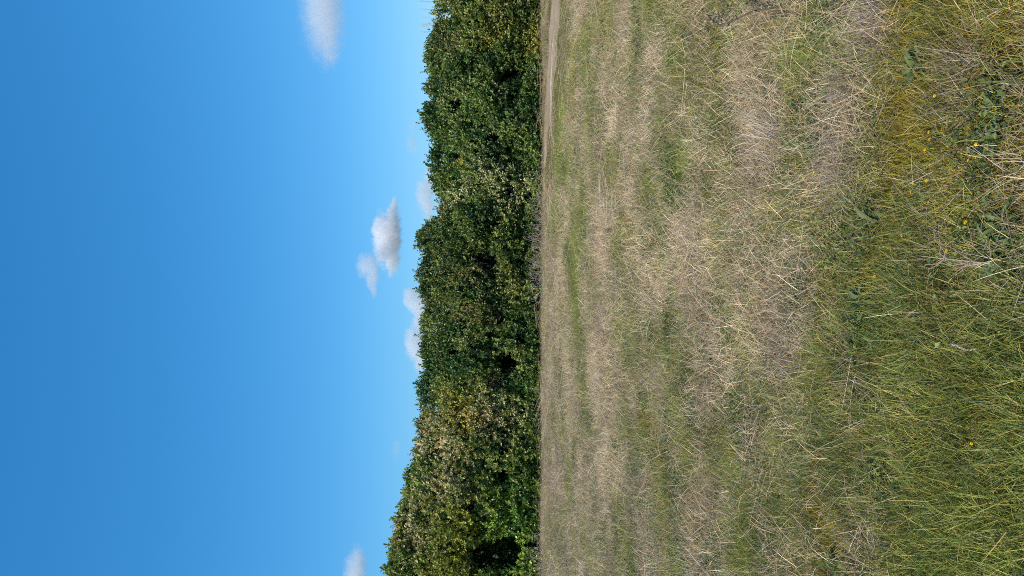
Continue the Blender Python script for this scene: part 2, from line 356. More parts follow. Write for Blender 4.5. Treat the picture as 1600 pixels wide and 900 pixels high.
SHRUBS = [
    (-7.9, 1.05, 'tall yellowish green shrub beyond the foot of the frame, last in the hedge', (1.35, 1.3, 1.)),
    (-6.3, 1.0, 'tall olive shrub with tan tips, highest of the hedge, at its tallest end', (1.35, 1.4, 1.)),
    (-4.85, 0.95, 'tall olive green shrub with dark hollows next to the tallest end of the hedge', (1.3, 1.38, 1.)),
    (-3.45, 0.9, 'shrub thick with faded tan tips, between the olive shrub and the cream tufted one', (1.15, 1.2, 1.)),
    (-2.15, 0.85, 'green shrub with cream and yellow tufts low on its face', (1.1, 1.1, 1.1)),
    (-0.8, 0.85, 'dark green shrub behind which a low white cloud rises, beside the yellow tufted one', (.9, 1.0, 1.)),
    (0.55, 0.85, 'brown tipped shrub with dry brushwood at its foot', (1.0, .95, .9)),
    (1.75, 0.7, 'lowest shrub, under the notch in the crest where a cloud shows through', (.95, 1.05, 1.)),
    (3.0, 0.85, 'dark glossy shrub behind the narrow end of the bare path', (.85, .98, 1.)),
    (4.3, 0.85, 'dark green shrub behind the pale strip of trodden path', (.9, 1.0, 1.)),
    (5.6, 0.85, 'brownish green shrub with thin dry stalks rising behind its crest', (1.0, .95, .85)),
    (7.1, 1.0, 'low green shrub at the end of the hedge by the wide path', (.95, 1.0, 1.)),
]
for i, (cx, half, lab, tm) in enumerate(SHRUBS):
    edge = i in (0, len(SHRUBS) - 1)
    make_shrub(cx, half, 100 + i, lab, tm, (1.35 if cx < -4 else 1.2 if cx < -3 else 1.0), n_sprig=(3000 if edge else int(4300 * half / .85 * (.95 if cx < -3 else 1.0))))

# ------------------------------------------------------------------ meadow plants
def field(x, y):
    """weights of the plant kinds at ground points: straw, green grass, golden moss, dark weeds, grey thatch; and local tone"""
    u, v = uv_of(x, y); wv = np.clip((u - 900) / 400, 0, 1); u = u + 190 * (fbm(x * 2.8 + 33, y * 2.8 + 5, 3) - 0.5) * wv; v = v + 190 * (fbm(x * 2.8 + 3, y * 2.8 + 55, 3) - 0.5) * wv
    n1 = fbm(x * 2.3 + 3, y * 2.2, 4); n2 = fbm(x * 2.5 + 50, y * 2.4 + 20, 4); n3 = fbm(x * 3.2 + 9, y * 4.0, 3); n4 = fbm(x * 1.3 + 70, y * 1.7 + 4, 3); n5 = fbm(x * 2.0 + 90, y * 2.6 + 44, 3)
    far = np.clip((1150 - u) / 300, 0, 1); near = np.clip((u - 1300) / 200, 0, 1)
    straw = 0.50 + 2.4 * (n1 - 0.5) + 0.2 * far - 0.35 * near
    green = 0.57 + 2.0 * (n2 - 0.5) + 0.25 * near * np.clip((v - 350) / 200, 0, 1) * 2
    gold = 0.12 + 1.8 * (n4 - 0.5) + 0.7 * near * (1 - np.clip((v - 400) / 200, 0, 1))
    weed = 0.14 + 2.4 * (n3 - 0.55)
    grey = 0.22 + 1.6 * (n5 - 0.5) + 0.3 * np.clip((v - 350) / 300, 0, 1) * np.clip((1350 - u) / 200, 0, 1)
    W = {'straw': straw, 'green': green, 'gold': gold, 'weed': weed, 'grey': grey}
    for bu, bv, ru, rv, kind, s in ZONES:
        W[kind] = W[kind] + s * (0.5 if kind == 'weed' else 0.68) * np.exp(-(((u - bu) / ru) ** 2 + ((v - bv) / rv) ** 2) ** 1.2)
    return W
ZONES = [  # photo u, v, radii, kind, strength
    (879, 180, 9, 80, 'weed', 1.2), (882, 180, 10, 80, 'green', 2.6), (899, 110, 7, 80, 'gold', 2.2), (900, 260, 8, 60, 'gold', .9), (915, 20, 30, 60, 'green', .3),
    (908, 410, 12, 130, 'green', 1.8), (912, 480, 10, 50, 'weed', .8), (868, 340, 8, 30, 'green', .8), (890, 440, 5, 60, 'straw', .5), (945, 350, 14, 60, 'straw', 1.2), (988, 260, 10, 110, 'straw', .6), (960, 470, 20, 130, 'straw', 1.0),
    (860, 420, 12, 90, 'grey', 1.0), (862, 600, 14, 90, 'grey', .7), (875, 590, 12, 60, 'weed', .4), (868, 650, 8, 30, 'green', 1.0), (870, 760, 16, 60, 'grey', .9), (955, 590, 20, 80, 'straw', .8), (960, 740, 30, 100, 'straw', .8),
    (1016, 660, 12, 50, 'gold', 1.6), (1010, 710, 18, 30, 'green', .8), (1012, 130, 25, 70, 'gold', .6), (945, 20, 15, 60, 'gold', .8), (1080, 60, 8, 70, 'gold', .9), (1048, 330, 20, 40, 'straw', .6),
    (1095, 60, 14, 50, 'weed', 2.0), (1095, 75, 16, 60, 'green', 1.0), (1120, 380, 20, 40, 'weed', .9), (1160, 320, 22, 40, 'weed', 1.3), (1150, 240, 14, 60, 'weed', 1.4), (1105, 660, 20, 50, 'weed', .7), (1130, 560, 16, 30, 'weed', 1.2),
    (1085, 400, 50, 80, 'straw', 1.0), (1140, 100, 20, 90, 'gold', 1.1), (1180, 230, 10, 30, 'weed', .7), (1180, 500, 60, 120, 'straw', .8), (1130, 590, 60, 60, 'straw', .6), (1210, 700, 25, 60, 'straw', 1.6), (1200, 130, 20, 50, 'straw', .9),
    (1150, 760, 80, 90, 'green', .5), (1110, 700, 20, 60, 'green', .8), (1120, 880, 20, 20, 'weed', 1.4), (1180, 860, 18, 35, 'green', 1.6), (1215, 860, 12, 50, 'straw', .9),
    (1195, 180, 20, 60, 'straw', 1.0), (1260, 70, 40, 40, 'weed', .9), (1265, 90, 25, 40, 'green', 1.0), (1310, 20, 30, 50, 'green', 1.2), (1230, 20, 30, 20, 'green', .8), (1375, 30, 22, 40, 'grey', 2.2), (1340, 120, 30, 60, 'straw', .8), (1300, 210, 40, 50, 'straw', 1.2),
    (1330, 275, 45, 45, 'grey', 1.8), (1240, 280, 25, 70, 'straw', 1.2), (1270, 340, 40, 30, 'green', .9), (1330, 340, 25, 30, 'weed', 1.2), (1385, 345, 20, 30, 'weed', 1.8), (1240, 230, 20, 30, 'weed', 1.0),
    (1420, 170, 30, 60, 'gold', 2.4), (1400, 300, 16, 80, 'gold', 1.8), (1430, 60, 50, 40, 'gold', 1.2), (1450, 110, 35, 30, 'weed', 1.4), (1480, 60, 40, 40, 'green', .8), (1440, 330, 40, 50, 'green', 1.6), (1470, 400, 40, 40, 'green', 1.2),
    (1520, 110, 50, 30, 'grey', 1.2), (1560, 60, 40, 50, 'gold', .8), (1500, 290, 50, 30, 'grey', .7), (1580, 210, 25, 70, 'weed', 1.4), (1575, 300, 30, 40, 'weed', .9), (1580, 390, 25, 45, 'weed', 2.6), (1440, 370, 20, 30, 'grey', 1.2), (1500, 380, 30, 30, 'straw', .9), (1560, 420, 30, 20, 'straw', 1.6),
    (1300, 420, 60, 60, 'gold', .5), (1345, 430, 25, 40, 'green', .8), (1360, 480, 30, 30, 'weed', 1.8), (1360, 520, 22, 25, 'weed', 1.6), (1400, 490, 16, 50, 'gold', 1.5), (1240, 560, 50, 60, 'grey', .9), (1380, 570, 30, 50, 'straw', 1.2), (1300, 600, 20, 40, 'gold', .9),
    (1480, 480, 50, 50, 'gold', .9), (1500, 620, 90, 70, 'green', 1.8), (1560, 500, 50, 60, 'green', 1.3), (1530, 750, 90, 120, 'green', 2.4), (1480, 850, 60, 60, 'green', 2.0), (1450, 640, 30, 40, 'gold', .8), (1590, 800, 30, 100, 'green', 1.0),
    (1290, 800, 22, 35, 'gold', 2.2), (1300, 835, 25, 20, 'gold', 1.6), (1265, 740, 30, 50, 'green', 1.2), (1350, 730, 30, 40, 'weed', 1.1), (1375, 840, 30, 35, 'straw', 2.2), (1325, 880, 25, 20, 'weed', 1.6), (1400, 780, 25, 30, 'weed', 1.0), (1390, 690, 30, 25, 'green', .8),
    (1480, 690, 20, 20, 'grey', 1.2), (1225, 830, 20, 60, 'grey', .9), (1225, 760, 20, 30, 'grey', .9),
]
TINT = {'straw': [(0.68, 0.525, 0.335), (0.78, 0.63, 0.43), (0.52, 0.385, 0.23)], 'green': [(0.27, 0.285, 0.055), (0.37, 0.355, 0.085), (0.155, 0.215, 0.06)],
        'gold': [(0.52, 0.37, 0.055), (0.40, 0.31, 0.045), (0.33, 0.30, 0.045)], 'weed': [(0.10, 0.150, 0.028), (0.145, 0.18, 0.035), (0.125, 0.16, 0.05)],
        'grey': [(0.50, 0.38, 0.28), (0.60, 0.47, 0.36), (0.38, 0.28, 0.20)]}

def ribbons(rows, g, width, seglen=4):
    """curved tapered blades; rows: list of (base, dir, length, droop, tone)"""
    V = []; F = []; C = []; off = 0
    for base, d, ln, droop, tone, w in rows:
        T = np.linspace(0, 1, seglen); d = d / np.linalg.norm(d)
        side = np.cross(d, [g.normal(), g.normal(), 0.3]); side /= np.linalg.norm(side)
        h = np.array([d[0], d[1], 0]); h = h / (np.linalg.norm(h) + 1e-6)
        P = base + d * (T * ln)[:, None] + (h * 0.5 + np.array([0, 0, -1.0])) * (droop * ln * T ** 2)[:, None]
        P[:, 2] = np.maximum(P[:, 2], 0.002)
        ww = w * (1 - 0.85 * T ** 1.6) * 0.5
        V.append(np.stack([P - side * ww[:, None], P + side * ww[:, None]], 1).reshape(-1, 3))
        for i in range(seglen - 1): F.append((off + 2 * i, off + 2 * i + 1, off + 2 * i + 3, off + 2 * i + 2))
        tn = np.array(tone)[None] * (0.75 + 0.35 * T)[:, None]  # mild shade between blades painted into the tone, darkest at the root
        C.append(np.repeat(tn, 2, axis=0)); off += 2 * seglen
    return np.concatenate(V), np.array(F), np.concatenate(C)

def src_tuft(kind, seed):
    g = np.random.default_rng(seed); rows = []
    def tone(a=0.35, hue=0.06): return (1 + g.uniform(-a, a)) * (1 + g.normal(size=3) * hue)
    if kind == 'green':
        lean = g.uniform(0, 0.5)
        for i in range(26):
            b = np.array([g.normal() * .045, g.normal() * .045, 0]); a = g.random() * 6.28
            d = np.array([math.cos(a) * .55 + lean, math.sin(a) * .55, g.uniform(.6, 2.0)])
            rows.append((b, d, g.uniform(.05, .125), g.uniform(.0, .4), tone() if g.random() > .2 else np.array([1.7, 1.3, 2.2]), g.uniform(.0014, .0026)))
    elif kind == 'short':
        for i in range(34):
            b = np.array([g.normal() * .055, g.normal() * .055, 0]); a = g.random() * 6.28
            d = np.array([math.cos(a) * .7, math.sin(a) * .6, g.uniform(.5, 2.0)])
            rows.append((b, d, g.uniform(.025, .07), g.uniform(0, .3), tone(), g.uniform(.0014, .0026)))
    elif kind == 'straw':
        for i in range(20):
            b = np.array([g.normal() * .07, g.normal() * .07, g.uniform(.0, .03)]); a = g.random() * 6.28
            d = np.array([math.cos(a), math.sin(a), g.uniform(-.05, .9) if g.random() < .5 else g.uniform(.9, 2.4)])
            rows.append((b, d, g.uniform(.04, .14), g.uniform(-.05, .4), tone(.5, .04), g.uniform(.0010, .0019)))
    elif kind == 'grey':
        for i in range(24):
            b = np.array([g.normal() * .06, g.normal() * .06, 0]); a = g.random() * 6.28
            d = np.array([math.cos(a) * .8, math.sin(a) * .8, g.uniform(.2, 1.6)])
            rows.append((b, d, g.uniform(.04, .13), g.uniform(-.1, .25), tone(.4, .03), g.uniform(.0010, .0020)))
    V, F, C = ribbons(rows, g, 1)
    return V, F, C

def src_weed(seed):
    g = np.random.default_rng(seed); n = 70
    b = np.stack([g.normal(size=n) * .05, g.normal(size=n) * .05, g.uniform(.01, .05, n)], -1)
    a = g.random(n) * 6.28; d = norm(np.stack([np.cos(a), np.sin(a), g.uniform(.0, .8, n)], -1)); nv = norm(np.stack([g.normal(size=n) * .4, g.normal(size=n) * .4, np.ones(n)], -1))
    L = g.uniform(.008, .024, n); W = L * g.uniform(.3, .65, n)
    C = np.ones((n, 3)) * g.uniform(.6, 1.5, (n, 1)) * (1 + g.normal(size=(n, 3)) * .06)
    return leaf_mesh(b, d, nv, L, W, C)

def scatter(name, label, pts, yaw, tilt, scl, tint, which, sources):
    """one object of kind stuff: a cloud of points that geometry nodes turn into instanced tufts"""
    me = bpy.data.meshes.new(name); n = len(pts)
    me.vertices.add(n); me.vertices.foreach_set('co', pts.astype(np.float32).ravel())
    for nm, ty, dat in (('rot', 'FLOAT_VECTOR', np.stack([tilt[:, 0], tilt[:, 1], yaw], -1)), ('scl', 'FLOAT', scl), ('which', 'INT', which)):
        a = me.attributes.new(nm, ty, 'POINT'); a.data.foreach_set('vector' if ty == 'FLOAT_VECTOR' else 'value', dat.ravel())
    a = me.attributes.new('tint', 'FLOAT_COLOR', 'POINT'); c = np.ones((n, 4), np.float32); c[:, :3] = tint; a.data.foreach_set('color', c.ravel())
    o = bpy.data.objects.new(name, me); COL.objects.link(o); tag(o, label, None, None, 'stuff')
    ng = bpy.data.node_groups.new(name, 'GeometryNodeTree'); ng.interface.new_socket('Geometry', in_out='INPUT', socket_type='NodeSocketGeometry'); ng.interface.new_socket('Geometry', in_out='OUTPUT', socket_type='NodeSocketGeometry')
    N = ng.nodes.new; L = ng.links.new
    gi = N('NodeGroupInput'); go = N('NodeGroupOutput'); iop = N('GeometryNodeInstanceOnPoints'); jn = N('GeometryNodeJoinGeometry')
    for s in reversed(sources):
        oi = N('GeometryNodeObjectInfo'); oi.inputs['Object'].default_value = s; oi.inputs['As Instance'].default_value = False
        gti = N('GeometryNodeGeometryToInstance'); L(oi.outputs['Geometry'], gti.inputs[0]); L(gti.outputs[0], jn.inputs[0])
    def attr(nm, ty):
        x = N('GeometryNodeInputNamedAttribute'); x.data_type = ty; x.inputs['Name'].default_value = nm; return x.outputs['Attribute']
    L(gi.outputs[0], iop.inputs['Points']); L(jn.outputs[0], iop.inputs['Instance']); iop.inputs['Pick Instance'].default_value = True
    L(attr('which', 'INT'), iop.inputs['Instance Index']); L(attr('scl', 'FLOAT'), iop.inputs['Scale'])
    er = N('FunctionNodeEulerToRotation'); L(attr('rot', 'FLOAT_VECTOR'), er.inputs[0]); L(er.outputs[0], iop.inputs['Rotation'])
    L(iop.outputs[0], go.inputs[0])
    md = o.modifiers.new('tufts', 'NODES'); md.node_group = ng
    return o

def sample(density_near, density_far):
    """random ground points in the meadow, denser where the camera stands"""
    out = []
    for y0 in np.arange(0.9, 14.9, 0.5):
        dens = density_near + (density_far - density_near) * min(1, max(0, (y0 - 2) / 9))
        hw = 0.42 * y0 + 1.9; n = int(dens * 0.5 * 2 * hw)
        out.append(np.stack([RNG.uniform(-hw, hw, n), RNG.uniform(y0, y0 + 0.5, n)], -1))
    return np.concatenate(out)

def on_path(p, soft=0.28):
    nr, fr = path_edges(p[:, 0]); j = RNG.normal(0, soft, len(p))
    return (p[:, 0] > 1.7) & (p[:, 1] > nr + j) & (p[:, 1] < fr + j * .5) & (fr - nr > 0.1)

def pick_tint(kinds, n, spread=0.16):
    t = np.array([TINT[k][RNG.integers(3)] for k in kinds]); return t * RNG.uniform(1 - spread * 1.6, 1 + spread * 1.6, (n, 1)) * (1 + RNG.normal(size=(n, 3)) * 0.04)

pts = sample(1000, 520)
W = field(pts[:, 0], pts[:, 1]); KN = ['straw', 'green', 'gold', 'weed', 'grey']
M = np.stack([W[k] for k in KN], -1) + RNG.gumbel(size=(len(pts), 5)) * 0.3
cl = M.argmax(1); op = on_path(pts)
def build_class(ci, name, label, srcs, pts, tl=0.18, smin=.75, smax=1.25, extra=None, farscale=0.12):
    k = (cl == ci) & (~op | (RNG.random(len(pts)) < (0.45 if ci in (0, 4) else 0.12)))
    p = pts[k]; n = len(p)
    P = np.stack([p[:, 0], p[:, 1], hgt(p[:, 0], p[:, 1]) - 0.004], -1)
    sc = RNG.uniform(smin, smax, n) * (1 + farscale * np.clip((p[:, 1] - 3) / 10, 0, 1))
    if extra is not None: sc = sc * extra(p)
    sc[on_path(p, 0.0)] *= 0.4
    nr, fr = path_edges(p[:, 0]); sc *= np.where((p[:, 0] > 1.5) & (p[:, 1] > nr - 2.2), 0.42, 1.0) * np.where(p[:, 1] > 13.2, 0.6, 1.0)
    tint = pick_tint([KN[ci]] * n, n)
    tint = tint * (0.45 + 1.1 * fbm(p[:, 0] * 3.2 + 8 * ci, p[:, 1] * 4.2, 3))[:, None]
    return scatter(name, label, P, RNG.random(n) * 6.28, RNG.normal(size=(n, 2)) * tl, sc, tint, RNG.integers(0, len(srcs), n), srcs)

def sources(name, gen, mat, n, *a):
    out = []
    for i in range(n):
        V, F, C = gen(*a, 500 + i) if a else gen(500 + i)
        out.append(mesh_obj(name, V, F, mat, None, C, link=False))
    return out
S_GREEN = sources('grass_tuft', src_tuft, M_GRASS, 8, 'green'); S_SHORT = sources('short_turf', src_tuft, M_GRASS, 6, 'short')
S_STRAW = sources('straw_tuft', src_tuft, M_STRAW, 8, 'straw'); S_GREY = sources('thatch_tuft', src_tuft, M_STRAW, 6, 'grey')
M_WEEDI = plant_mat('clover_leaf', rough=0.45, spec=0.4, trans=0.2, tint=True)
S_WEED = sources('clover_leaves', src_weed, M_WEEDI, 6)
def lush(p):
    u, v = uv_of(p[:, 0], p[:, 1]); return 1 + 0.22 * np.clip((u - 1380) / 120, 0, 1) * np.clip((v - 380) / 150, 0, 1)
build_class(0, 'dry_grass', 'tangled pale straw all over the meadow', S_STRAW, pts)
build_class(1, 'green_grass', 'olive green grass in patches, long and leaning nearest the camera', S_GREEN, pts, extra=lush)
build_class(2, 'golden_moss', 'short golden and olive turf in low patches', S_SHORT, pts, tl=.1)
build_class(3, 'ground_cover', 'dark green small leaved weeds low among the straw', S_WEED, pts, tl=.15, smin=.8, smax=1.3)
build_class(4, 'grey_thatch', 'greyish dead stems and thatch between the grass', S_GREY, pts)
# an under layer of short turf everywhere, so that little bare soil shows
p2 = sample(420, 220); W2 = field(p2[:, 0], p2[:, 1]); M2 = np.stack([W2[k] for k in KN], -1) + RNG.gumbel(size=(len(p2), 5)) * 0.5; c2 = M2.argmax(1)
o2 = on_path(p2); kk = ~o2 | (RNG.random(len(p2)) < .04); p2 = p2[kk]; c2 = c2[kk]; n = len(p2)
tint = pick_tint([KN[c] for c in c2], n) * 0.8
scatter('turf', 'short mixed turf under the longer grass', np.stack([p2[:, 0], p2[:, 1], hgt(p2[:, 0], p2[:, 1]) - .004], -1), RNG.random(n) * 6.28, RNG.normal(size=(n, 2)) * .1,
        RNG.uniform(.7, 1.1, n), tint, RNG.integers(0, 6, n), S_SHORT)

# tall dry strands that fringe the hedge foot
xf = RNG.uniform(-8.5, 8.5, 2600); yf = np.minimum(14.75, 14.55 - RNG.exponential(0.38, 2600)); kf = ~on_path(np.stack([xf, yf], -1)); xf = xf[kf]; yf = yf[kf]; n = len(xf)
tf = pick_tint([('grey', 'grey', 'straw', 'green')[i] for i in RNG.integers(0, 4, n)], n) * (0.75 + 0.5 * fbm(xf * 1.2, yf * 2 + 9, 3))[:, None]
scatter('dry_fringe', 'pale dry strands along the foot of the hedge', np.stack([xf, yf, hgt(xf, yf)], -1), RNG.random(n) * 6.28, RNG.normal(size=(n, 2)) * .1, RNG.uniform(.55, 1.05, n), tf, RNG.integers(0, 6, n), S_GREY)

# loose straws lying across everything
def src_loose(seed):
    g = np.random.default_rng(seed); pth = []
    for i in range(5):
        a = g.random() * 6.28; l = g.uniform(.12, .34); T = np.linspace(0, 1, 6); c = g.normal(size=2) * .08; b = g.normal() * .25
        d = np.array([math.cos(a), math.sin(a)]); q = np.array([-d[1], d[0]])
        P = np.zeros((6, 3)); P[:, :2] = c + d * ((T - .5) * l)[:, None] + q * (b * l * (T - .5) ** 2)[:, None]; P[:, 2] = g.uniform(.02, .08) + (T - .3) * l * g.uniform(-.12, .3)
        pth.append((P, np.linspace(1, .45, 6) * g.uniform(.0006, .0011)))
    V, F = tubes(pth, 3); return V, F, np.ones((len(V), 3)) * g.uniform(.8, 1.2)
S_LOOSE = sources('loose_straw', src_loose, M_STRAW, 8)
p3 = sample(17, 13); W3 = field(p3[:, 0], p3[:, 1]); p3 = p3[(RNG.random(len(p3)) < np.clip(.25 + W3['straw'] * .6, .1, 1)) & ~on_path(p3)]; n = len(p3)
scatter('loose_straw', 'long loose straws lying across the meadow', np.stack([p3[:, 0], p3[:, 1], hgt(p3[:, 0], p3[:, 1])], -1), RNG.random(n) * 6.28, RNG.normal(size=(n, 2)) * .12,
        RNG.uniform(.7, 1.15, n) * (1 + .8 * np.clip((p3[:, 1] - 3) / 10, 0, 1)), pick_tint(['straw'] * n, n) * .95, RNG.integers(0, 8, n), S_LOOSE)

def G(u, v, dz=0.0):
    p = at(u, v); p.z = float(hgt(p.x, p.y)) + dz; return p

# single long stalks: photo endpoints u0, v0, u1, v1
STALKS = [(968, 60, 905, 92), (1100, 122, 1200, 150), (1090, 158, 1235, 160), (1110, 190, 1148, 150), (1195, 172, 1226, 226), (1206, 166, 1236, 214), (1200, 190, 1222, 224), (1214, 170, 1222, 214),
          (1182, 228, 1216, 280), (1118, 392, 1156, 348), (1195, 345, 1201, 410), (1165, 305, 1232, 318), (1075, 238, 1090, 225), (1020, 288, 1032, 316), (1060, 470, 1150, 476), (1200, 468, 1236, 490),
          (1025, 560, 1028, 524), (1178, 640, 1216, 632), (1192, 672, 1216, 640), (1166, 730, 1190, 682), (1150, 736, 1204, 720), (1180, 745, 1242, 734), (1165, 700, 1225, 690), (1392, 82, 1430, 131), (1520, 122, 1552, 90),
          (1500, 160, 1542, 186), (1284, 296, 1300, 366), (1443, 290, 1460, 234), (1412, 388, 1548, 391), (1505, 375, 1562, 398), (1475, 370, 1494, 392), (1560, 314, 1582, 362), (1500, 440, 1552, 410),
          (1433, 545, 1466, 592), (1472, 556, 1490, 586), (1262, 606, 1300, 650), (1250, 655, 1284, 606), (1275, 500, 1298, 546), (1260, 682, 1330, 704), (1572, 772, 1590, 736), (1290, 330, 1310, 300), (1305, 235, 1325, 300), (1315, 225, 1300, 290),
          (1060, 700, 1015, 735), (935, 880, 985, 868), (880, 830, 905, 842), (1030, 100, 1048, 62), (1060, 255, 1062, 290), (1240, 460, 1260, 500), (1345, 680, 1300, 715)]
def stalk(u0, v0, u1, v1, name='dry_stalk', label='long pale dry stalk lying tangled in the meadow grass', grp='long dry stalks lying in the meadow', rad=.0011, col=(.54, .44, .32), seeds=False):
    a = G(u0, v0, .03); b = G(u1, v1, random.uniform(.03, .09)); L = (b - a).length
    dist = (a.y + b.y) / 2; rr = rad * (1 + .10 * max(0, dist - 3))
    T = np.linspace(0, 1, 8); A = np.array(a); d = np.array(b) - A; q = np.cross(d, [0, 0, 1]); k1, k2 = random.uniform(-.08, .08), random.uniform(.02, .10)
    P = d * T[:, None] + q * (k1 * np.sin(T * 3.1))[:, None] + np.array([0, 0, 1]) * (k2 * L * np.sin(T * 3.1))[:, None]
    pth = [(P, np.linspace(rr, rr * .5, 8))]
    for j in range(random.randint(1, 3)):          # side shoots still on the stalk
        k = random.randint(2, 6); e = np.array([random.uniform(-1, 1), random.uniform(-1, 1), random.uniform(-.1, .8)]) * .25 * L
        pth.append((P[k] + e * np.linspace(0, 1, 4)[:, None], np.linspace(rr * .6, rr * .3, 4)))
    V, F = tubes(pth, 5); c = np.ones((len(V), 3)) * np.array(col) * random.uniform(.75, 1.2)
    o = mesh_obj(name, V, F, M_STALK, None, c); o.location = a; return tag(o, label, 'stalk', grp)
for st in STALKS: stalk(*st)
stalk(1397, 225, 1403, 452, 'dark_stalk', 'thin dark stem lying level across the olive grass', None, .0012, (.10, .08, .05))
stalk(1255, 700, 1335, 708, 'dark_stalk', 'short dark twig end poking through the grass near the golden turf', None, .0018, (.09, .07, .05))

# dead dock stems with their seed heads, at the right hand of the meadow
def dock(u0, v0, u1, v1, label):
    a = G(u1, v1); b = at_y(u0, v0, a.y + .25); root = empty('dead_dock', a); tag(root, label, 'dead plant', 'dead dock plants')
    d = np.array(b - a); T = np.linspace(0, 1, 10); q = np.array([.04, .02, 0]); P = d * T[:, None] + q * np.sin(T * 5)[:, None]
    V, F = tubes([(P, np.linspace(.006, .003, 10))], 6); mesh_obj('stem', V, F, M_STALK, root, np.ones((len(V), 3)) * np.array([.13, .085, .055]))
    rows = []; g = np.random.default_rng(int(u0)); pl = []
    n = 260; t = g.uniform(.62, 1.02, n); base = d * t[:, None] + g.normal(size=(n, 3)) * .022 * (1.25 - t)[:, None] * 2
    Vv, Ff, Cc = leaf_mesh(base, norm(g.normal(size=(n, 3))), norm(g.normal(size=(n, 3))), g.uniform(.008, .02, n), g.uniform(.006, .012, n), np.array([.36, .27, .20]) * g.uniform(.5, 1.3, (n, 1)))
    mesh_obj('seed_head', Vv, Ff, M_WEED, root, Cc)['kind'] = 'stuff'
dock(1108, 30, 1245, 24, 'dead brown dock stem standing with a frayed seed head beside the dark green weeds')
dock(1195, 6, 1250, 4, 'pale dry seed head on a short stem at the edge of the frame')
dock(1255, 22, 1300, 34, 'greyish dead seed head between the dock stem and the grey thatch')

# yellow flowers
def make_flower():
    root = empty('yellow_flower', (0, 0, 0)); h = .11
    T = np.linspace(0, 1, 6); P = np.stack([.012 * np.sin(T * 2), .006 * T, h * T], -1)
    V, F = tubes([(P, np.full(6, .0009))], 5); mesh_obj('stem', V, F, M_WEED, root, np.ones((len(V), 3)) * np.array([.14, .17, .05]))
    top = P[-1]; g = np.random.default_rng(5); pv = []; d = []; L = []
    for ring, (k, l, up) in enumerate(((14, .0095, .25), (10, .007, .7))):
        for i in range(k):
            a = 6.283 * i / k + ring * .2; d.append([math.cos(a), math.sin(a), up]); L.append(l * g.uniform(.9, 1.1))
    d = norm(np.array(d)); L = np.array(L); n = len(L)
    V, F, C = leaf_mesh(np.repeat(top[None], n, 0), d, norm(np.stack([-d[:, 0] * .2, -d[:, 1] * .2, np.ones(n)], -1)), L, L * .42, np.ones((n, 3)))
    mesh_obj('petals', V, F, M_PETAL, root, C)
    V, F, C = leaf_mesh(np.repeat(top[None] + np.array([[0, 0, .0008]]), 16, 0), norm(np.array([[math.cos(i), math.sin(i), 1.1] for i in range(16)])), norm(np.array([[0, 0, 1.0]] * 16) + g.normal(size=(16, 3)) * .3), np.full(16, .0035), np.full(16, .002), np.ones((16, 3)))
    mesh_obj('flower_centre', V, F, M_CENTRE, root, C)
    return root
M_CENTRE = plant_mat('flower_centre', base=(0.75, 0.45, 0.01), rough=.7, spec=.1, trans=0, tone=False)
def copy_tree(o):
    c = o.copy(); COL.objects.link(c)
    for ch in list(o.children):
        k = ch.copy(); COL.objects.link(k); k.parent = c
        for g2 in list(ch.children):
            q = g2.copy(); COL.objects.link(q); q.parent = k
    return c
FLOWERS = [(1432, 149), (1432, 203), (1403, 300), (1419, 237), (1426, 282), (1485, 227), (1493, 263), (1494, 358), (1502, 347), (1456, 398), (1393, 352), (1357, 437), (1487, 687), (1205, 250), (1126, 181), (1173, 180),
           (1412, 289), (1430, 227), (948, 332), (956, 340), (1480, 268)]
fl0 = make_flower()
for i, (u, v) in enumerate(FLOWERS):
    o = fl0 if i == 0 else copy_tree(fl0)
    p = at(u, v, .115); o.location = (p.x, p.y, float(hgt(p.x, p.y))); o.rotation_euler = (random.uniform(-.25, .45), random.uniform(-.3, .3), random.random() * 6.28)
    s = random.uniform(.5, .8) * (1.5 if p.y > 6 else 1.0) ; o.scale = (s, s, s if p.y < 6 else 1)
    tag(o, 'small yellow flower on a thin stem in the meadow grass', 'flower', 'small yellow flowers in the meadow')
# broad leaved weeds: rosettes of separate leaves
def leaf_blade(L, W, fold=.25, droop=.35, n=6):
    T = np.linspace(0, 1, n); w = W * .5 * np.sin(np.clip(T * .94 + .06, 0, 1) * math.pi) ** .7; V = []; F = []
    x = L * T * (1 - .12 * T); z = L * (.55 * T - droop * 1.6 * T ** 2)
    for i in range(n): V += [(x[i], -w[i], z[i] + fold * w[i]), (x[i], 0, z[i]), (x[i], w[i], z[i] + fold * w[i])]
    for i in range(n - 1): F += [(3 * i, 3 * i + 3, 3 * i + 4, 3 * i + 1), (3 * i + 1, 3 * i + 4, 3 * i + 5, 3 * i + 2)]
    return np.array(V), np.array(F)
LV = []
for j, (L_, W_, dr) in enumerate(((.10, .026, .30), (.075, .022, .2), (.12, .022, .42), (.06, .026, .15))):
    V, F = leaf_blade(L_, W_, .3, dr)
    for c_ in ((.095, .145, .035), (.14, .18, .05), (.13, .16, .07)):
        g = np.random.default_rng(j); C = np.array(c_) * np.tile(np.array([1, 1.25, 1]), len(V) // 3)[:, None]
        LV.append(mesh_obj('leaf', V, F, M_WEED, None, C, link=False))
for ob in LV: ob.data.polygons.foreach_set('use_smooth', [True] * len(ob.data.polygons))
